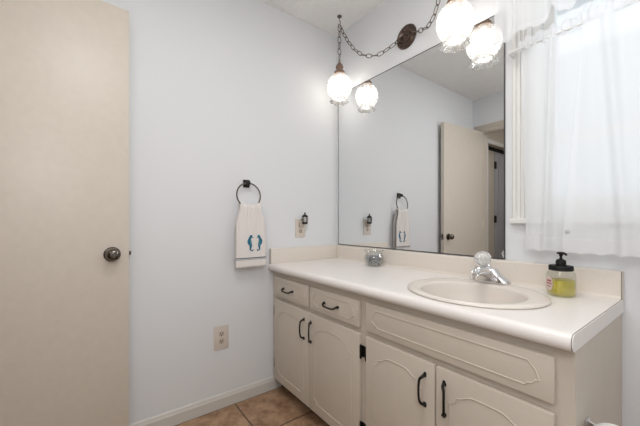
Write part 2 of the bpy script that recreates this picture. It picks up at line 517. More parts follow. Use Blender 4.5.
FT = 0.018                      # thickness of doors and drawer fronts
YD = CYF - FT - 0.0005
def notched(x0, x1, z0, z1, r, arch=0.0):
    """closed routed outline with scooped corners (and an arched top)"""
    P = []
    def scoop(cx, cz, a0, a1):
        for k in range(7):
            a = a0 + (a1 - a0) * k / 6
            P.append((cx + r * math.cos(a), cz + r * math.sin(a)))
    scoop(x0, z0, PI / 2, 0)
    scoop(x1, z0, PI, PI / 2)
    scoop(x1, z1, 3 * PI / 2, PI)
    if arch:
        w = x1 - x0
        for k in range(1, 12):
            t = k / 12
            e = min(t, 1 - t) / 0.30
            e = min(1, e); e = e * e * (3 - 2 * e)
            P.append((x1 - r - (w - 2 * r) * t, z1 + arch * e))
    scoop(x0, z1, 0, -PI / 2)
    return P
def hexed(x0, x1, z0, z1):
    """closed routed outline of a drawer front: ends drawn in to a blunt point"""
    h = z1 - z0
    e = h * 0.55
    return [(x0 + e, z0), (x1 - e, z0), (x1 - e * .8, z0 + h * .12), (x1 - e * .55, z0 + h * .15), (x1 - e * 0.35, z0 + h * .3), (x1 - e * .1, z0 + h * .33),
            (x1 - e * .35, z0 + h * .7), (x1 - e * .8, z1), (x0 + e * .8, z1), (x0 + e * .35, z0 + h * .7), (x0 + e * .1, z0 + h * .33), (x0 + e * .35, z0 + h * .3), (x0 + e * .55, z0 + h * .15), (x0 + e * .8, z0 + h * .12)]
def front(name, x0, x1, z0, z1, outline):
    b = BM()
    box(b, x0, x1, YD, CYF - 0.0005, z0, z1, 0.005, 2)
    tube(b, [(x, YD - 0.0002, z) for x, z in outline], 0.0024, 6, closed=True)
    return obj(name, b, 'cabinet_paint', van, angle=40)
def bail(c, horiz, span, parent, bow=1):
    """wrought pull: two short posts with round leaf feet joined by a bar bowed to one side"""
    b = BM()
    out, w = 0.019, (-0.010 if horiz else 0.010 * bow)
    h = span / 2
    if horiz:
        f = lambda s, o, d: Vector((c[0] + s, YD - o, c[1] + d))
    else:
        f = lambda s, o, d: Vector((c[0] + d, YD - o, c[1] + s))
    half = [(1.0, 0.0, 0.0), (0.98, 0.009, 0.05), (0.90, 0.016, 0.35), (0.76, out, 0.80), (0.45, out + .002, 0.97)]
    pts = [f(-h * s_, o, w * d) for s_, o, d in half] + [f(0, out + .003, w)] + [f(h * s_, o, w * d) for s_, o, d in reversed(half)]
    tube(b, smooth_pts(pts, 4), lambda t: 0.0040 + 0.0014 * abs(math.cos(PI * t)) ** 3, 8)
    for s_ in (-h, h):           # feet
        q = f(s_, 0, 0)
        lathe(b, [(0.0, -0.005), (0.0055, -0.005), (0.0075, -0.001), (0.007, 0.0)], (q.x, q.y, q.z), 14, axis='Y')
        e = f(s_ * 1.13, 0.0, -0.15 * w)
        lathe(b, [(0.0, -0.0045), (0.0042, -0.0035), (0.0055, 0.0)], (e.x, e.y, e.z), 10, axis='Y')
    return obj('pull_handle', b, 'black_iron', parent)
def hinge(x, z, parent, sgn):
    b = BM()
    box(b, x if sgn > 0 else x - 0.018, x + 0.018 if sgn > 0 else x, CYF - 0.004, CYF - 0.0002, z - 0.024, z + 0.024, 0.0012, 1)
    lathe(b, [(0.0, z - 0.032), (0.003, z - 0.030), (0.0048, z - 0.026), (0.0048, z + 0.026), (0.003, z + 0.030), (0.0, z + 0.032)], (x + sgn * 0.004, YD + 0.006, 0), 10)
    return obj('hinge', b, 'black_iron', parent)

ZD0, ZD1 = 0.088, 0.588
d_a = front('drawer', 0.045, 0.417, 0.612, 0.727, hexed(0.068, 0.394, 0.634, 0.705)); bail((0.214, 0.668), True, 0.098, d_a)
d_b = front('drawer', 0.437, 0.801, 0.612, 0.727, hexed(0.460, 0.778, 0.634, 0.705)); bail((0.612, 0.668), True, 0.098, d_b)
front('false_drawer_front', 0.843, 1.490, 0.612, 0.730, hexed(0.87, 1.463, 0.638, 0.705))
door_spec = [(0.045, 0.4255, 0.382, -1), (0.4285, 0.803, 0.447, 1), (0.843, 1.162, 1.125, -1), (1.1665, 1.490, 1.198, 1)]
for x0, x1, hx, side in door_spec:
    dd = front('door', x0, x1, ZD0, ZD1, notched(x0 + 0.048, x1 - 0.048, ZD0 + 0.05, ZD1 - 0.075, 0.024, 0.022))
    bail((hx, 0.492), False, 0.098, dd, side)
    for z in (0.185, 0.512):
        if side < 0: hinge(x0 - 0.0005, z, dd, -1)
        else: hinge(x1 + 0.0005, z, dd, 1)

# ------------------------------------------------------------------ countertop
CZ = 0.80
SX, SY, SA, SB = 1.17, -0.318, 0.24, 0.218
X0, X1 = 0.001, 1.53
ct = thing('countertop', (0.76, -0.27, CT), 'pale laminate vanity countertop with low backsplash and oval sink cut-out', 'countertop')
b = BM()
yb, yf = -0.001, -0.54
outer = [b.verts.new(p_) for p_ in ((X0, yf, CZ), (X1 - 0.0015, yf, CZ), (X1 - 0.0015, yb, CZ), (X0, yb, CZ))]
hole = [b.verts.new((SX + (SA - 0.018) * math.cos(2 * PI * k / 48), SY + (SB - 0.018) * math.sin(2 * PI * k / 48), CZ)) for k in range(48)]
es = [b.edges.new((outer[k], outer[(k + 1) % 4])) for k in range(4)] + [b.edges.new((hole[k], hole[(k + 1) % 48])) for k in range(48)]
bmesh.ops.triangle_fill(b, use_beauty=True, edges=es)
r = bmesh.ops.extrude_face_region(b, geom=b.faces[:])
for v_ in [g for g in r['geom'] if isinstance(g, bmesh.types.BMVert)]: v_.co.z = CT + 0.001
# rolled front edge
nose = []
R1 = 0.021
for k in range(11):
    a = PI / 2 + PI * k / 10
    nose.append((yf - 0.013 + 0.017 * math.cos(a), CZ - R1 + R1 * math.sin(a)))
nose = [(yf, CZ)] + nose + [(yf, CZ - 2 * R1)]
prism(b, [(X0, y, z) for y, z in nose], (X1 - 0.0015 - X0, 0, 0))
obj('counter_top', b, 'laminate', ct, angle=50)
# splashes: coved into the top, rounded along the upper edge
def splash_sec(d, h):
    s = [(0, 0), (d + 0.012, 0), (d + 0.005, 0.0025), (d + 0.001, 0.008), (d, 0.014), (d, h - 0.007)]
    s += [(d - 0.007 + 0.007 * math.cos(a), h - 0.007 + 0.007 * math.sin(a)) for a in (PI / 8, PI / 4, 3 * PI / 8, PI / 2)]
    return s + [(0, h)]
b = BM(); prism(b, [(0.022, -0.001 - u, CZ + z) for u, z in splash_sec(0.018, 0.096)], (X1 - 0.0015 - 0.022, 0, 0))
obj('backsplash', b, 'laminate_shaded', ct, angle=50)
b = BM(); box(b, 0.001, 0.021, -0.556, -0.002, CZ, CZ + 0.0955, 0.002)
sp = obj('side_splash', b, 'laminate_shaded', ct)
obj('splash_edge', box(BM(), 0.001, 0.0212, -0.5585, -0.5562, CZ - 0.01, CZ + 0.095), 'laminate_edge', sp, smooth=False)
b = BM()
endp = [(-0.002, CZ)] + [(y, z) for y, z in nose] + [(-0.002, CT)]
prism(b, [(X1 - 0.0002, y, z) for y, z in endp], (0.0018, 0, 0))
ec = obj('end_cap', b, 'laminate', ct, angle=50)
b = BM()
prism(b, [(X1 - 0.0015, y * 1.0 - (0.0008 if y < -.3 else 0), z + 0.0006) for y, z in endp[:-2]] + [(X1 - .0015, y + 0.002, z - 0.0012) for y, z in reversed(endp[:-2])], (0.0012, 0, 0))
box(b, X1 - 0.0015, X1 + 0.0002, -0.0215, -0.0185, CZ, CZ + 0.096)
obj('seam_line', b, 'laminate_seam', ec, smooth=False)
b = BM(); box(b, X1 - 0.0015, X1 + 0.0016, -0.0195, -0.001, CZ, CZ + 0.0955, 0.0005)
obj('splash_end_cap', b, 'laminate_shaded', ct)

# ------------------------------------------------------------------ sink
b = BM()
sk = thing('bathroom_sink', (SX, SY, CZ), 'bone coloured oval drop-in sink set into the countertop', 'sink')
prof = [  # (ax, by, dy, z)
    (SA - 0.004, SB - 0.004, 0.0, 0.0005), (SA, SB, 0, 0.004), (SA - 0.001, SB - 0.001, 0, 0.009), (SA - 0.008, SB - 0.008, 0, 0.0125), (SA - 0.025, SB - 0.02, 0, 0.012),
    (SA - 0.045, SB - 0.030, -0.008, 0.0095), (0.182, 0.176, -0.012, 0.0085), (0.178, 0.171, -0.013, 0.006), (0.1755, 0.168, -0.013, -0.001), (0.172, 0.163, -0.012, -0.03), (0.161, 0.151, -0.010, -0.08),
    (0.135, 0.125, -0.006, -0.120), (0.09, 0.082, -0.003, -0.140), (0.04, 0.036, 0, -0.147), (0.022, 0.022, 0, -0.148), (0.0, 0.0, 0, -0.148)]
rings = []
NS = 72
for ax, by, dy, z in prof:
    rings.append([b.verts.new((SX + ax * math.cos(2 * PI * k / NS), SY + dy + by * math.sin(2 * PI * k / NS), CZ + z)) for k in range(NS)])
for p_, q in zip(rings, rings[1:]): ring_faces(b, p_, q)
bmesh.ops.remove_doubles(b, verts=b.verts[:], dist=1e-5)
obj('sink_basin', b, 'bone_porcelain', sk, angle=60)
b = BM(); lathe(b, [(0.0, -0.1465), (0.019, -0.1465), (0.022, -0.146), (0.023, -0.147), (0.023, -0.149)], (SX, SY, CZ), 24)
obj('drain', b, 'chrome', sk)
b = BM(); lathe(b, [(0.0, 0.0), (0.007, 0.0), (0.007, 0.002), (0.0, 0.002)], (SX, SY - 0.1765, CZ - 0.03), 14, axis='Y')
obj('overflow_hole', b, 'slot_dark', sk)

# ------------------------------------------------------------------ faucet
FX, FY, FZ = 1.143, -0.118, CZ + 0.011
fc = thing('faucet', (FX, FY, FZ), 'chrome single-handle faucet with clear acrylic knob at the back of the sink', 'faucet')
b = BM()
def stadium(hw, r, n=14):
    P = []
    for k in range(n + 1):
        a = -PI / 2 + PI * k / n; P.append((hw + r * math.cos(a), r * math.sin(a)))
    for k in range(n + 1):
        a = PI / 2 + PI * k / n; P.append((-hw + r * math.cos(a), r * math.sin(a)))
    return P
def loft(bm, secs):
    rs = [[bm.verts.new(p_) for p_ in s] for s in secs]
    for p_, q in zip(rs, rs[1:]): ring_faces(bm, p_, q)
    bm.faces.new(rs[0]); bm.faces.new(rs[-1])
loft(b, [[(FX + x, FY + y, FZ + z) for x, y in stadium(hw, r_)] for hw, r_, z in
         ((0.055, 0.0265, 0), (0.055, 0.0272, 0.006), (0.054, 0.0262, 0.013), (0.050, 0.0235, 0.019), (0.040, 0.022, 0.025), (0.029, 0.022, 0.033), (0.018, 0.0235, 0.043), (0.010, 0.025, 0.052), (0.005, 0.0255, 0.060))])
obj('faucet_body', b, 'chrome', fc, angle=60)
b = BM()
pts = smooth_pts([(FX, FY, FZ + 0.03), (FX - .001, FY - 0.035, FZ + 0.046), (FX - .003, FY - 0.075, FZ + 0.055), (FX - .004, FY - 0.105, FZ + 0.053), (FX - .005, FY - 0.122, FZ + 0.042)], 5)
tube(b, pts, lambda t: 0.0235 - 0.0065 * t, 16, flat=0.85)
spt = obj('spout', b, 'chrome', fc, angle=60)
b = BM(); lathe(b, [(0.0, -0.008), (0.0095, -0.008), (0.0105, 0.0), (0.0105, 0.008), (0.0, 0.008)], (FX - .005, FY - 0.120, FZ + 0.032), 18)
obj('aerator', b, 'chrome', spt)
# knob leans towards the room
tilt = Matrix.Translation((FX - 0.012, FY - 0.008, FZ + 0.060)) @ Matrix.Rotation(math.radians(20), 4, 'X') @ Matrix.Rotation(math.radians(-8), 4, 'Y')
b = BM(); lathe(b, [(0.0, -0.004), (0.0245, -0.008), (0.0235, 0.003), (0.018, 0.009), (0.011, 0.012), (0.010, 0.022), (0.0, 0.022)], (0, 0, 0), 24)
b.transform(tilt); obj('knob_collar', b, 'chrome', fc, angle=40)
b = BM()
kp = [(0.0, 0.014), (0.014, 0.014), (0.024, 0.021), (0.0305, 0.034), (0.0318, 0.046), (0.0275, 0.059), (0.017, 0.068), (0.0, 0.0705)]
lathe(b, kp, (0, 0, 0), 24, rmod=lambda a, k: 1 + 0.06 * math.cos(12 * a))
b.transform(tilt); kn = obj('handle_knob', b, 'acrylic', fc, angle=15)
b = BM(); lathe(b, [(0.0, 0.0708), (0.008, 0.0708), (0.0075, 0.073), (0.0, 0.0735)], (0, 0, 0), 16)
b.transform(tilt); obj('index_button', b, 'chrome', kn)
b = BM(); tube(b, [(FX + .004, FY + 0.020, FZ + 0.012), (FX + .004, FY + 0.021, FZ + 0.045)], 0.0022, 8); lathe(b, [(0, 0.044), (0.004, 0.045), (0.0045, 0.05), (0, 0.054)], (FX + .004, FY + .021, FZ), 10)
obj('drain_lift_rod', b, 'chrome', fc)

# ------------------------------------------------------------------ soap dispenser
PX, PY = 1.386, -0.112
sd = thing('soap_dispenser', (PX, PY, CZ), 'squat glass soap dispenser of yellow soap with black pump right of the sink', 'soap dispenser')
def squircle(bm, prof, c, n=40, p=3.2, rot=0.82, cap=True):
    rs = []
    for r_, z in prof:
        row = []
        for k in range(n):
            a = 2 * PI * k / n
            q = (abs(math.cos(a)) ** p + abs(math.sin(a)) ** p) ** (-1 / p)
            x, y = r_ * q * math.cos(a), r_ * q * math.sin(a)
            row.append(bm.verts.new((c[0] + x * math.cos(rot) - y * math.sin(rot), c[1] + x * math.sin(rot) + y * math.cos(rot), c[2] + z)))
        rs.append(row)
    for a, b_ in zip(rs, rs[1:]): ring_faces(bm, a, b_)
    if cap: bm.faces.new(rs[0]); bm.faces.new(rs[-1])
b = BM(); squircle(b, [(0.030, 0.0008), (0.036, 0.003), (0.0385, 0.010), (0.0385, 0.072), (0.036, 0.083), (0.033, 0.089), (0.033, 0.093)], (PX, PY, CZ))
jar = obj('bottle', b, 'jar_glass', sd, angle=60)
b = BM(); squircle(b, [(0.029, 0.003), (0.034, 0.006), (0.0362, 0.012), (0.0362, 0.058), (0.0355, 0.0585)], (PX, PY, CZ))
obj('liquid_soap', b, 'soap_liquid', sd, angle=60)['label'] = 'yellow green liquid soap'
b = BM(); lathe(b, [(0.0, 0.091), (0.035, 0.091), (0.0362, 0.0925), (0.0362, 0.1055), (0.0345, 0.1085), (0.0, 0.1085)], (PX, PY, CZ), 32, rmod=lambda a, k: 1 + 0.006 * math.cos(32 * a))
obj('lid', b, 'black_plastic', sd)['label'] = 'black screw lid'
b = BM(); lathe(b, [(0.0, 0.1085), (0.015, 0.1085), (0.0155, 0.121), (0.0135, 0.128), (0.008, 0.131), (0.0045, 0.132), (0.004, 0.142), (0.0, 0.142)], (PX, PY, CZ), 20)
obj('pump_neck', b, 'black_plastic', sd)
b = BM(); lathe(b, [(0.0, 0.142), (0.005, 0.142), (0.0062, 0.148), (0.0125, 0.150), (0.013, 0.1535), (0.010, 0.156), (0.0, 0.1565)], (PX, PY, CZ), 18)
tube(b, smooth_pts([(PX, PY, CZ + .1525), (PX + 0.010, PY - 0.010, CZ + .1525), (PX + 0.018, PY - 0.018, CZ + .152), (PX + 0.0215, PY - 0.0215, CZ + .148)], 4), lambda t: 0.0040 - 0.0008 * t, 10)
obj('pump_head', b, 'black_plastic', sd)
# round sticker on the left-hand face
b = BM(); c0 = Vector((PX, PY, CZ)) + Vector((math.cos(0.82 + PI), math.sin(0.82 + PI), 0)) * 0.0388
U = Vector((-math.sin(0.82), math.cos(0.82), 0)); N_ = Vector((math.cos(0.82 + PI), math.sin(0.82 + PI), 0))
prism(b, [c0 + U * 0.019 * math.cos(2 * PI * k / 28) + Vector((0, 0, 0.044 + 0.026 * math.sin(2 * PI * k / 28))) for k in range(28)], N_ * 0.0006)
st = obj('sticker', b, 'sticker', sd, smooth=False)
b = BM()
for dz, w, h in ((0.010, 0.011, 0.006), (0.0, 0.014, 0.004), (-0.010, 0.010, 0.003)):
    q = c0 + N_ * 0.0006 + Vector((0, 0, 0.044 + dz))
    prism(b, [q + U * w + Vector((0, 0, h / 2)), q - U * w + Vector((0, 0, h / 2)), q - U * w - Vector((0, 0, h / 2)), q + U * w - Vector((0, 0, h / 2))], N_ * 0.0003)
obj('sticker_print', b, 'sticker_red', st, smooth=False)

# ------------------------------------------------------------------ glass bowl with pebbles
GX, GY = 0.464, -0.098
gb = BM()
rim = lambda a, k: 1 + (0.05 * math.cos(10 * a) if k >= 9 and k <= 12 else 0)
lathe(gb, [(0.0, 0.0008), (0.030, 0.0008), (0.034, 0.003), (0.044, 0.012), (0.0515, 0.028), (0.053, 0.042), (0.0495, 0.058), (0.044, 0.068), (0.0425, 0.074), (0.047, 0.082), (0.056, 0.088),
           (0.0555, 0.0895), (0.0455, 0.0835), (0.041, 0.074), (0.0425, 0.067), (0.048, 0.057), (0.0512, 0.042), (0.0498, 0.029), (0.0425, 0.014), (0.030, 0.005), (0.0, 0.004)], (GX, GY, CZ), 40, rmod=rim)
bmesh.ops.scale(gb, vec=(1.1, 1.1, 1.06), space=Matrix.Translation((-GX, -GY, -CZ)), verts=gb.verts[:])
gbo = obj('glass_bowl', gb, 'clear_glass', None, angle=60, base=(GX, GY, CZ))
tag(gbo, 'small round clear glass bowl with wavy rim on the countertop before the mirror', 'bowl')
b = BM()
for lay, (z, rr, n) in enumerate(((0.014, 0.026, 9), (0.026, 0.034, 14), (0.038, 0.036, 14), (0.050, 0.030, 10), (0.026, 0.014, 4), (0.040, 0.014, 5), (0.054, 0.012, 4))):
    for k in range(n):
        a = 2 * PI * k / n + random.random()
        m4 = Matrix.Translation((GX + rr * math.cos(a), GY + rr * math.sin(a), CZ + z + random.uniform(-.002, .002))) @ Matrix.Rotation(random.random() * 6, 4, (random.random(), random.random(), 1)) @ Matrix.Diagonal((random.uniform(.8, 1.2), random.uniform(.7, 1.0), random.uniform(.5, .8), 1))
        bmesh.ops.create_icosphere(b, subdivisions=2, radius=0.0098, matrix=m4)
bmesh.ops.scale(b, vec=(1.1, 1.1, 1.08), space=Matrix.Translation((-GX, -GY, -CZ)), verts=b.verts[:])
pb = obj('decorative_pebbles', b, 'pebble', None, base=(GX, GY, CZ + 0.005))
tag(pb, 'grey polished pebbles heaped inside the small glass bowl', 'pebbles', kind='stuff')

# ------------------------------------------------------------------ towel ring and towel
RY, RZ = -0.715, 1.222
tr = thing('towel_ring', (0, RY, 1.295), 'black iron towel ring on the left wall holding a small towel', 'towel ring')
b = BM(); box(b, 0, 0.012, RY - 0.02, RY + 0.02, 1.272, 1.318, 0.004)
obj('mount_plate', b, 'black_iron', tr)
b = BM(); box(b, 0.012, 0.044, RY - 0.011, RY + 0.011, 1.284, 1.308, 0.004)
obj('mount_post', b, 'black_iron', tr)
b = BM()
tube(b, [(0.034 + 0.008 * (1 - math.sin(a)), RY + 0.074 * math.cos(a), RZ + 0.074 * math.sin(a)) for a in (2 * PI * k / 48 for k in range(48))], 0.0042, 10, closed=True)
obj('ring', b, 'dark_pewter', tr)
RB = RZ - 0.074          # lowest point of the ring

TWC = -0.708
def half_w(z):            # towel half width by height
    t = max(0, min(1, (1.16 - z) / 0.12)); t = t * t * (3 - 2 * t)
    return 0.063 + 0.026 * t + 0.006 * max(0, min(1, (1.04 - z) / 0.24))
def ring_low(y):          # height of the ring's bar at y
    q = max(-0.07, min(0.07, y - RY)); return RZ - math.sqrt(0.074 ** 2 - q * q)
def folds(u, z):          # soft vertical folds that fade downwards
    k = max(0.12, min(1, 1 - (1.16 - z) / 0.30))
    return k * (0.006 * math.sin(u * 8.5 + 0.6) + 0.004 * math.sin(u * 17 + 2))
def front_x(y, z):
    u = (y - TWC) / half_w(z)
    return 0.061 + 0.004 * (1.16 - z) / 0.36 + folds(u, z) - 0.004 * u * u
Z0 = 0.797; Z0B = 0.842
def towel_mesh():
    b = BM(); nu, out = 25, []
    cols = []
    for i in range(nu):
        u = -1 + 2 * i / (nu - 1)
        path = []
        for k in range(30):                                    # front, bottom to top
            z = Z0 + (1.145 - Z0) * k / 29
            y = TWC + u * half_w(z); path.append((front_x(y, z), y, z))
        yt = TWC + u * half_w(1.15)
        lo = RB + 0.012 + 0.016 * u * u
        for k in range(1, 8):                                  # over the ring
            a = PI * k / 8
            f0 = front_x(yt, 1.15)
            path.append((0.042 + (f0 - 0.042) * math.cos(a) if a < PI / 2 else 0.042 + 0.016 * math.cos(a), yt, 1.150 + 0.5 * (lo - 1.148) + (0.5 * (lo - 1.148) + 0.003) * math.sin(a)))
        for k in range(24):                                    # back, top to bottom
            z = 1.145 - (1.145 - Z0B) * k / 23
            y = TWC - 0.002 + u * half_w(z) * 0.93
            path.append((0.024 + 0.35 * folds(u + 1, z), y, z))
        cols.append([b.verts.new(p_) for p_ in path])
    for a, c in zip(cols, cols[1:]):
        for k in range(len(a) - 1): b.faces.new((a[k], a[k + 1], c[k + 1], c[k]))
    return b
tw = thing('hand_towel', (0.045, TWC, Z0), 'off-white terry hand towel with two blue seahorses hanging from the towel ring', 'towel')
to = obj('towel_cloth', towel_mesh(), 'terry', tw, angle=80)
sm = to.modifiers.new('thickness', 'SOLIDIFY'); sm.thickness = 0.006; sm.offset = 0.0
def on_towel(y, z, lift=0.0038): return Vector((front_x(y, z) + lift, y, z))
b = BM()          # woven stripe near the hem
for k in range(26):
    pass
def band(bm, z, h, lift):
    row = []
    for i in range(31):
        w = half_w(z); y = TWC + (-1 + 2 * i / 30) * w
        row.append([bm.verts.new(on_towel(y, z + d, l)) for d, l in ((-h / 2, lift - .002), (-h / 2, lift), (h / 2, lift), (h / 2, lift - .002))])
    for a, c in zip(row, row[1:]): ring_faces(bm, a, c)
    bm.faces.new(row[0]); bm.faces.new(row[-1])
band(b, 0.853, 0.0055, 0.0042); band(b, 0.845, 0.0022, 0.0042)
obj('woven_stripe', b, 'stripe_thread', tw, smooth=False)['label'] = 'dark woven stripe above the hem'
def seahorse(sgn, yc, zc):
    """embroidered patch; sgn is the way the snout points along y"""
    b = BM()
    sk_ = [(0.004, 0.043, .004), (0.002, 0.036, .0065), (-0.001, 0.028, .0065), (-0.005, 0.020, .007), (-0.007, 0.010, .0095), (-0.005, 0.0, .0105), (-0.001, -0.010, .009), (0.001, -0.020, .0065), (-0.001, -0.029, .0048),
           (-0.001, -0.037, .0038), (0.004, -0.043, .0032), (0.010, -0.045, .0028), (0.014, -0.041, .0024), (0.013, -0.036, .002)]
    P = smooth_pts([(p_[0] * 1.1, p_[1] * 1.05, p_[2] * 1.02) for p_ in sk_], 4)
    L_, R_ = [], []
    for i, p_ in enumerate(P):
        d = (P[min(i + 1, len(P) - 1)] - P[max(i - 1, 0)]); d.z = 0; d.normalize()
        n_ = Vector((-d.y, d.x, 0))
        for lst, s in ((L_, 1), (R_, -1)):
            q = p_ + n_ * p_.z * s
            lst.append((yc + sgn * q.x, zc + q.y))
    def quadstrip(L_, R_, lift):
        rows = [[b.verts.new(on_towel(y, z, lift - .002)) for y, z in (l, r_)] + [b.verts.new(on_towel(y, z, lift)) for y, z in (r_, l)] for l, r_ in zip(L_, R_)]
        for a, c in zip(rows, rows[1:]): ring_faces(b, a, c)
        b.faces.new(rows[0]); b.faces.new(rows[-1])
    quadstrip(L_, R_, 0.0052)
    sn = [((0.004, 0.040), (0.004, 0.031)), ((0.012, 0.035), (0.011, 0.030)), ((0.0175, 0.0315), (0.0165, 0.0275))]      # snout
    quadstrip([(yc + sgn * p_[0][0], zc + p_[0][1]) for p_ in sn], [(yc + sgn * p_[1][0], zc + p_[1][1]) for p_ in sn], 0.0054)
    fn = [((-0.012, 0.014), (-0.012, -0.006)), ((-0.0185, 0.012), (-0.0175, 0.0))]                                # back fin
    quadstrip([(yc + sgn * p_[0][0], zc + p_[0][1]) for p_ in fn], [(yc + sgn * p_[1][0], zc + p_[1][1]) for p_ in fn], 0.0053)
    o = obj('embroidered_seahorse', b, 'thread_teal', tw, smooth=False)
    c = BM()                                                                                                    # lighter belly stitches
    for k in range(4):
        z = zc + 0.013 - 0.009 * k; y = yc + sgn * (0.002)
        vs = [on_towel(y - .004, z - .0015, .0058), on_towel(y + .004, z - .001, .0058), on_towel(y + .004, z + .002, .0058), on_towel(y - .004, z + .0015, .0058)]
        prism(c, vs, (0.0006, 0, 0))
    obj('belly_stitching', c, 'thread_light', o, smooth=False)
seahorse(1, -0.715, 0.942)
seahorse(-1, -0.658, 0.942)

# ------------------------------------------------------------------ outlets
def cover_plate(y, z, w=0.072, h=0.116):
    b = BM(); box(b, 0, 0.006, y - w / 2, y + w / 2, z - h / 2, z + h / 2, 0.0035, 2); return b
def receptacle(y, z, parent):
    b = BM(); prof = []
    pts = [(0.006, y + 0.0165 * max(-0.82, min(0.82, math.cos(a))) / 0.95, z + 0.0142 * math.sin(a)) for a in (2 * PI * k / 24 for k in range(24))]
    prism(b, pts, (0.0012, 0, 0))
    r_ = obj('receptacle', b, 'almond_socket', parent)
    b = BM()
    for dy, w, hh, dz in ((-0.0065, 0.003, 0.009, 0.003), (0.0065, 0.003, 0.0075, 0.003)):
        box(b, 0.0071, 0.0077, y + dy - w / 2, y + dy + w / 2, z + dz - hh / 2, z + dz + hh / 2)
    lathe(b, [(0.0, 0.0071), (0.0032, 0.0071), (0.0032, 0.0077), (0.0, 0.0077)], (0, y, z - 0.0078), 12, axis='X')
    obj('socket_slots', b, 'slot_dark', r_, smooth=False)
OY, OZ = -0.866, 0.402
wo = thing('wall_outlet', (0, OY, OZ), 'almond duplex outlet low on the left wall below the towel', 'outlet')
obj('cover_plate', cover_plate(OY, OZ, 0.084, 0.135), 'almond_plate', wo)
for dz in (0.021, -0.021): receptacle(OY, OZ + dz, wo)
b = BM(); lathe(b, [(0.0, 0.006), (0.0035, 0.006), (0.003, 0.0074), (0.0, 0.0078)], (0, OY, OZ), 12, axis='X'); obj('screw', b, 'almond_socket', wo)
NY, NZ = -0.327, 1.022
wo2 = thing('wall_outlet', (0, NY, NZ), 'almond outlet above the side splash with the lantern night light plugged in', 'outlet')
obj('cover_plate', cover_plate(NY, NZ, 0.078, 0.124), 'almond_plate', wo2)
for dz in (0.020, -0.020): receptacle(NY, NZ + dz, wo2)
b = BM(); lathe(b, [(0.0, 0.006), (0.0035, 0.006), (0.003, 0.0074), (0.0, 0.0078)], (0, NY, NZ), 12, axis='X'); obj('screw', b, 'almond_socket', wo2)

# lantern night light
ln = thing('night_light', (0.03, NY + 0.012, 1.05), 'small black lantern-shaped night light plugged in above the countertop', 'night light')
lx, ly = 0.040, NY + 0.014
b = BM(); box(b, 0.0085, 0.026, NY - 0.016, NY + 0.018, 1.028, 1.062, 0.004); obj('plug_body', b, 'almond_socket', ln)
b = BM()
lathe(b, [(0.0, 1.050), (0.014, 1.050), (0.019, 1.054), (0.019, 1.060), (0.016, 1.064), (0.0, 1.064)], (lx, ly, 0), 16)
lathe(b, [(0.0, 1.098), (0.0195, 1.098), (0.021, 1.103), (0.014, 1.110), (0.007, 1.115), (0.0, 1.116)], (lx, ly, 0), 16)
for k in range(6):
    a = 2 * PI * k / 6
    tube(b, [(lx + 0.0165 * math.cos(a), ly + 0.0165 * math.sin(a), 1.062), (lx + 0.0185 * math.cos(a), ly + 0.0185 * math.sin(a), 1.082), (lx + 0.0175 * math.cos(a), ly + 0.0175 * math.sin(a), 1.100)], 0.0022, 6)
tube(b, [(lx + 0, ly - .0165, 1.08), (lx - .022, ly - .0165, 1.078)], 0.003, 6)
lathe(b, [(0.0, 1.115), (0.005, 1.117), (0.006, 1.122), (0.004, 1.128), (0.0, 1.13)], (lx, ly, 0), 12)
obj('lantern_cage', b, 'black_iron', ln)
b = BM(); lathe(b, [(0.0, 1.063), (0.013, 1.063), (0.0155, 1.082), (0.0135, 1.099), (0.0, 1.099)], (lx, ly, 0), 16)
obj('lantern_glass', b, 'lantern_glass', ln)

# ------------------------------------------------------------------ swag lamps
def chain_mesh(path, link=0.044, wid=0.0105, wire=0.0023, start=0):
    """oval links strung along a polyline"""
    b = BM()
    P = [Vector(p_) for p_ in path]
    S_ = [0]
    for a, c in zip(P, P[1:]): S_.append(S_[-1] + (c - a).length)
    def at(s):
        s = max(0, min(S_[-1], s))
        for i in range(len(P) - 1):
            if s <= S_[i + 1]:
                return P[i].lerp(P[i + 1], (s - S_[i]) / max(1e-9, S_[i + 1] - S_[i]))
        return P[-1]
    pitch = link - 2.2 * wire
    n = max(1, round(S_[-1] / pitch))
    pitch = S_[-1] / n
    for k in range(n):
        c0, c1 = at(k * pitch), at((k + 1) * pitch)
        d = (c1 - c0).normalized(); c = (c0 + c1) / 2
        u = d.cross(Vector((0.3, 1, 0.2))).normalized()
        if (k + start) % 2: u = d.cross(u)
        hl = pitch / 2 + 1.1 * wire
        pts = []
        for j in range(14):
            a = 2 * PI * j / 14
            ca, sa = math.cos(a), math.sin(a)
            pts.append(c + d * (hl * (abs(ca) ** 0.75) * (1 if ca > 0 else -1)) + u * (wid * (abs(sa) ** 0.85) * (1 if sa > 0 else -1)))
        tube(b, pts, wire, 6, closed=True, up=d.cross(u))
    return b
LZ = 1.968
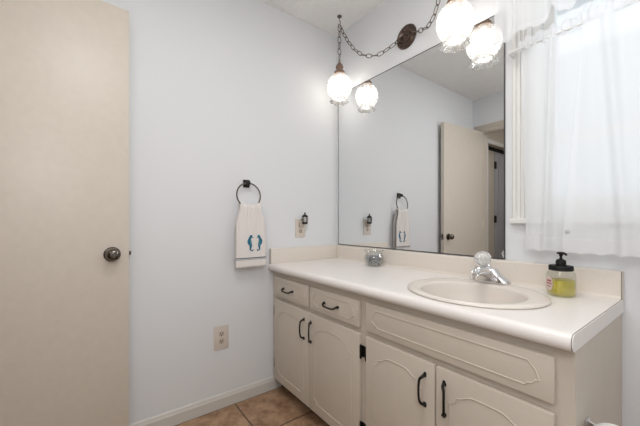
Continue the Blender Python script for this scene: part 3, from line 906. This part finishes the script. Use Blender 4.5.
def lamp(name, x, y, label):
    t = thing(name, (x, y, 1.86), label, 'pendant lamp', 'swag lamps over the vanity')
    b = BM()
    lathe(b, [(0.0, 0.165), (0.006, 0.165), (0.010, 0.158), (0.016, 0.150), (0.024, 0.138), (0.026, 0.128), (0.020, 0.118), (0.019, 0.112), (0.031, 0.104), (0.036, 0.096), (0.038, 0.082), (0.034, 0.082), (0.0, 0.086)], (x, y, LZ), 28)
    fit = obj('lamp_fitter', b, 'copper_wood', t)
    fit['label'] = 'turned copper brown fitter'
    b = BM(); tube(b, [(x + 0.008 * math.cos(a), y, LZ + 0.170 + 0.008 * math.sin(a)) for a in (2 * PI * k / 16 for k in range(16))], 0.002, 6, closed=True)
    obj('fitter_loop', b, 'chain_brass', fit)
    b = BM()
    prof = [(0.034, 0.088)]
    for k in range(17):
        a = PI / 2 * 0.72 - (PI * 0.655) * k / 16
        prof.append((0.082 * math.cos(a) ** 0.95, 0.086 * math.sin(a)))
    lathe(b, prof, (x, y, LZ), 40, cap0=False, cap1=False)
    obj('globe', b, 'lamp_crackle', t, angle=80)['label'] = 'frosted crackled glass globe'
    b = BM()
    z_e = prof[-1][1]; r_e = prof[-1][0]
    sc = lambda a, k: 1 + (0.0, 0.02, 0.05, 0.075, 0.075, 0.05, 0.02)[k] * math.cos(9 * a)
    lathe(b, [(r_e, z_e), (r_e - 0.004, z_e - 0.008), (r_e + 0.002, z_e - 0.019), (r_e + 0.013, z_e - 0.031), (r_e + 0.011, z_e - 0.0345), (r_e - 0.001, z_e - 0.021), (r_e - 0.007, z_e - 0.008)], (x, y, LZ), 72, rmod=sc, cap0=False, cap1=False)
    obj('scalloped_rim', b, 'lamp_skirt', t, angle=80)['label'] = 'clear scalloped glass rim'
    b = BM(); lathe(b, [(0.0, 0.082), (0.016, 0.082), (0.016, 0.045), (0.013, 0.040), (0.0, 0.040)], (x, y, LZ), 16)
    obj('socket', b, 'trim_paint', t)
    b = BM()
    lathe(b, [(0.0, 0.0395), (0.012, 0.0395), (0.014, 0.028), (0.022, 0.010), (0.027, -0.008), (0.025, -0.024), (0.015, -0.035), (0.0, -0.038)], (x, y, LZ), 20)
    obj('bulb', b, 'bulb_lit', t)
    return t
lampA = lamp('swag_lamp', 0.187, -0.134, 'lit glass globe lamp hanging near the left corner over the countertop')
lampB = lamp('swag_lamp', 1.003, -0.141, 'lit glass globe lamp hanging beside the window over the sink')
HKA, HKB = Vector((0.187, -0.134, 2.383)), Vector((1.003, -0.141, 2.383))
def lamp_chain(t, top, x, y, swag):
    path = [(x, y, LZ + 0.176), (x, y, (LZ + 0.176 + top.z) / 2), (x, y, top.z - 0.004)]
    b = chain_mesh(path)
    obj('chain', b, 'chain_brass', t)
    b = chain_mesh(smooth_pts(swag, 8), start=1)
    obj('swag_chain', b, 'chain_brass', t)
lamp_chain(lampA, HKA, 0.187, -0.134, [(0.187, -0.134, 2.380), (0.205, -0.133, 2.345), (0.252, -0.125, 2.255), (0.312, -0.11, 2.166), (0.385, -0.095, 2.103), (0.472, -0.07, 2.077), (0.540, -0.045, 2.098), (0.580, -0.024, 2.122), (0.606, -0.0225, 2.134)])
lamp_chain(lampB, HKB, 1.003, -0.141, [(1.003, -0.141, 2.380), (0.975, -0.136, 2.325), (0.915, -0.112, 2.19), (0.885, -0.098, 2.125), (0.845, -0.078, 2.086), (0.790, -0.05, 2.086), (0.730, -0.027, 2.110), (0.655, -0.0225, 2.134)])
def hook(o_, label):
    t = thing('ceiling_hook', (o_.x, o_.y, H), label, 'hook', 'ceiling hooks of the swag lamps')
    b = BM(); lathe(b, [(0.0, H), (0.016, H), (0.0155, H - 0.005), (0.009, H - 0.010), (0.004, H - 0.013), (0.0, H - 0.013)], (o_.x, o_.y, 0), 18)
    obj('hook_base', b, 'chain_brass', t)
    b = BM()
    pts = [(o_.x, o_.y, H - 0.012), (o_.x, o_.y, H - 0.024)] + [(o_.x + 0.011 * math.sin(a), o_.y, o_.z + 0.010 + 0.011 * math.cos(a)) for a in (0.3 + 4.4 * k / 14 for k in range(15))]
    tube(b, pts, 0.0024, 8); obj('hook_bend', b, 'chain_brass', t)
hook(HKA, 'small bronze ceiling hook above the corner globe lamp')
hook(HKB, 'small bronze ceiling hook above the globe lamp beside the window')
KX, KZ = 0.631, 2.134
b = BM(); lathe(b, [(0.0, 0.0), (-0.066, 0.0), (-0.068, -0.004), (-0.066, -0.009), (-0.061, -0.011), (-0.057, -0.010), (-0.054, -0.009), (-0.050, -0.015), (-0.045, -0.017), (-0.041, -0.013), (-0.037, -0.013), (-0.034, -0.019), (-0.029, -0.021), (-0.025, -0.017), (-0.021, -0.018), (-0.018, -0.023), (-0.01, -0.026), (0.0, -0.027)], (KX, -0.0005, KZ), 40, axis='Y')
cp = thing('wall_canopy', (KX, 0, KZ), 'round ridged bronze canopy on the wall above the mirror', 'light fixture')
obj('canopy_plate', b, 'bronze', cp, angle=25)
b = BM(); lathe(b, [(0.0, -0.027), (0.006, -0.027), (0.0065, -0.031), (0.004, -0.034), (0.0, -0.035)], (KX, -0.0005, KZ), 14, axis='Y'); obj('finial_screw', b, 'bronze', cp)
for s in (-1, 1):
    b = BM()
    tube(b, [(KX + s * (0.019 + 0.006 * math.cos(a)), -0.0225 - 0.006 * math.sin(a), KZ) for a in (2 * PI * k / 12 for k in range(12))], 0.0018, 6, closed=True)
    obj('chain_loop', b, 'chain_brass', cp)

# ------------------------------------------------------------------ curtains
PLEATS = []
def fold_y(x, z, ztop, zbot, seed, amp):
    t = (ztop - z) / (ztop - zbot)
    pl = 0
    for xt, xb, dep, w in PLEATS:
        q = (x - xt - (xb - xt) * t) / w
        if abs(q) < 3: pl -= dep * math.exp(-q * q)
    g = 0.35 + 0.65 * t
    return pl + amp * g * (math.sin(x * 62 + seed) * (1 - 0.55 * t) + 0.9 * math.sin(x * 27 + seed * 2 + 0.6 * t) + 0.35 * math.sin(x * 41 + seed * 3 - t))
def sheet(bm, xf, y0, zt, zb, seed, amp, nx=90, nz=40, off=0.0):
    """xf(u,t) -> x ; zb(u) lower edge"""
    rows = []
    for j in range(nz + 1):
        t = j / nz
        row = []
        for i in range(nx + 1):
            u = i / nx
            ztop = zt(u) if callable(zt) else zt
            zbot = zb(u)
            z = ztop + (zbot - ztop) * t
            x = xf(u, t)
            row.append(bm.verts.new((x, y0 + off + fold_y(x, z, ztop, zbot, seed, amp), z)))
        rows.append(row)
    for a, c in zip(rows, rows[1:]):
        for k in range(nx): bm.faces.new((a[k], a[k + 1], c[k + 1], c[k]))
    return bm
RODZ = 1.768
PLEATS[:] = [(1.348, 1.33, 0.026, 0.013), (1.505, 1.545, 0.028, 0.016), (1.62, 1.63, 0.024, 0.014), (1.74, 1.72, 0.03, 0.016), (1.86, 1.88, 0.026, 0.014), (1.97, 1.96, 0.028, 0.015)]
def cafe(label, xl0, xl1, xr0, xr1, seed, y0, zb):
    t = thing('cafe_curtain', ((xl1 + xr1) / 2, y0, 0.95), label, 'curtain', 'sheer cafe curtains on the window')
    xf = lambda u, s: (xl0 + (xl1 - xl0) * s) * (1 - u) + (xr0 + (xr1 - xr0) * s) * u
    obj('curtain_panel', sheet(BM(), xf, y0, RODZ - 0.008, lambda u: zb + 0.055, seed, 0.013), 'sheer', t, angle=180)
    # lace border that carries on the folds below the panel
    b = BM(); nx = 90; rows = []
    for j in range(7):
        row = []
        for i in range(nx + 1):
            u = i / nx; x = xf(u, 1)
            lo = zb + 0.006 * abs(math.sin(u * (xr1 - xl1) * PI / 0.05))
            z = zb + 0.056 + (lo - zb - 0.056) * j / 6
            row.append(b.verts.new((x, y0 - 0.001 + fold_y(x, zb + .055, RODZ - .008, zb + .055, seed, 0.013), z)))
        rows.append(row)
    for a, c in zip(rows, rows[1:]):
        for k in range(nx): b.faces.new((a[k], a[k + 1], c[k + 1], c[k]))
    obj('lace_border', b, 'sheer_lace', t, angle=180)
    # gathered heading above the rod
    b = BM(); rows = []
    nx = 130
    for j in range(5):
        row = []
        for i in range(nx + 1):
            u = i / nx; x = xl0 + (xr0 - xl0) * u
            z = RODZ - 0.012 + (0.050 + 0.008 * math.sin(x * 150 + seed)) * j / 4
            row.append(b.verts.new((x, y0 - 0.011 * (1 - abs(j - 1) / 4) - 0.005 * math.sin(x * 210 + seed) - 0.003 * math.sin(x * 90), z)))
        rows.append(row)
    for a, c in zip(rows, rows[1:]):
        for k in range(nx): b.faces.new((a[k], a[k + 1], c[k + 1], c[k]))
    obj('gathered_heading', b, 'sheer_lace', t, angle=180)
    return t
cA = cafe('left sheer white cafe curtain panel next to the mirror', 1.235, 1.258, 1.438, 1.402, 0.4, -0.060, 0.952)
cB = cafe('right sheer white cafe curtain panel above the soap dispenser', 1.440, 1.386, 2.06, 2.04, 1.7, -0.080, 0.950)
b = BM()
lathe(b, [(0.0, -0.003), (0.006, -0.002), (0.0085, 0.0), (0.006, 0.001), (0.0, 0.001)], (1.405, -0.112, 1.03), 16, axis='Y', rmod=lambda a, k: 1 + 0.2 * math.cos(5 * a))
obj('embroidered_flower', b, 'grey_thread', cB)
rd = thing('curtain_rod', (1.64, -0.068, RODZ), 'slim white rod carrying the cafe curtains across the window', 'curtain rod')
b = BM(); tube(b, [(1.195, -0.068, RODZ), (2.085, -0.068, RODZ)], 0.005, 10); obj('rod', b, 'white_rod', rd)
for x in (1.2, 2.08):
    b = BM(); box(b, x - 0.006, x + 0.006, -0.070, -0.018, RODZ - 0.008, RODZ + 0.008, 0.002); obj('rod_bracket', b, 'white_rod', rd)
# valance: longer side tails, scalloped hem between them
def val_z(x):
    x = 1.64 - abs(x - 1.64)
    if x < 1.262: return 1.795 + 0.004 * math.cos((x - 1.165) * 30)
    if x < 1.335: return 1.806
    return 1.85 - 0.034 * abs(math.sin((x - 1.365) * PI / 0.092)) if x > 1.365 else 1.806 + (x - 1.335) / 0.03 * 0.044
PLEATS[:] = [(1.255, 1.250, 0.030, 0.012), (1.36, 1.365, 0.02, 0.01), (1.46, 1.457, 0.02, 0.01), (1.55, 1.549, 0.02, 0.01), (1.73, 1.733, 0.02, 0.01), (1.82, 1.823, 0.02, 0.01), (1.92, 1.915, 0.02, 0.01), (2.025, 2.03, 0.030, 0.012)]
va = thing('window_valance', (1.64, -0.1, 2.26), 'sheer white valance with scalloped lace hem above the cafe curtains', 'valance')
VX0, VX1 = 1.165, 2.115
b = BM(); sheet(b, lambda u, t: VX0 + (VX1 - VX0) * u, -0.125, 2.27, lambda u: val_z(VX0 + (VX1 - VX0) * u) + 0.014, 0.9, 0.011, nx=140, nz=30)
obj('valance_cloth', b, 'sheer', va, angle=180)
b = BM(); rows = []
for j in range(4):
    row = []
    for i in range(281):
        u = i / 280; x = VX0 + (VX1 - VX0) * u
        zb_ = val_z(x)
        z = zb_ + 0.015 - (0.015 + 0.009 * abs(math.sin(x * PI / 0.035))) * j / 3
        row.append(b.verts.new((x, -0.1255 + fold_y(x, zb_ + .014, 2.27, zb_ + .014, 0.9, 0.011), z)))
    rows.append(row)
for a, c in zip(rows, rows[1:]):
    for k in range(280): b.faces.new((a[k], a[k + 1], c[k + 1], c[k]))
obj('scalloped_lace', b, 'sheer_lace', va, angle=180)
vr = thing('curtain_rod', (1.64, -0.098, 2.262), 'upper white rod holding the sheer valance', 'curtain rod')
b = BM(); tube(b, [(1.165, -0.108, 2.268), (2.115, -0.108, 2.268)], 0.005, 10); obj('rod', b, 'white_rod', vr)
for x in (1.172, 2.108):
    b = BM(); box(b, x - 0.006, x + 0.006, -0.110, 0.0, 2.260, 2.276, 0.002); obj('rod_bracket', b, 'white_rod', vr)

# ------------------------------------------------------------------ toilet paper on the cabinet's end
TX, TY, TZ = 1.59, -0.505, 0.525
tp = thing('toilet_paper_holder', (CX1, TY, TZ), 'chrome toilet paper holder on the right end of the vanity', 'toilet paper holder')
for s in (-1, 1):
    b = BM()
    y = TY + s * 0.066
    prism(b, [(CX1 + .004, y - 0.004, TZ + 0.030), (CX1 + .004, y - 0.004, TZ - 0.030), (TX - 0.004, y - 0.004, TZ - 0.012), (TX + 0.010, y - 0.004, TZ - 0.006), (TX + 0.010, y - 0.004, TZ + 0.006), (TX - 0.004, y - 0.004, TZ + 0.012)], (0, 0.008, 0))
    obj('bracket_arm', b, 'chrome', tp, angle=20)
    b = BM(); box(b, CX1, CX1 + .005, y - 0.014, y + 0.014, TZ - 0.034, TZ + 0.034, 0.002); obj('bracket_foot', b, 'chrome', tp)
b = BM(); lathe(b, [(0.0, TY - 0.064), (0.009, TY - 0.064), (0.009, TY + 0.064), (0.0, TY + 0.064)], (TX, 0, TZ), 16, axis='Y'); obj('roller', b, 'chrome', tp)
pr = thing('toilet_paper_roll', (TX, TY, TZ), 'white toilet paper roll on the chrome holder beside the vanity end', 'toilet paper')
b = BM(); lathe(b, [(0.021, -0.052), (0.052, -0.052), (0.0535, -0.050), (0.0535, 0.050), (0.052, 0.052), (0.021, 0.052), (0.021, -0.052)], (TX, TY, TZ), 40, axis='Y', cap0=False, cap1=False)
obj('paper', b, 'tissue', pr)
b = BM(); lathe(b, [(0.0195, -0.0525), (0.0208, -0.0525), (0.0208, 0.0525), (0.0195, 0.0525), (0.0195, -0.0525)], (TX, TY, TZ), 24, axis='Y', cap0=False, cap1=False)
obj('card_core', b, 'card', pr)
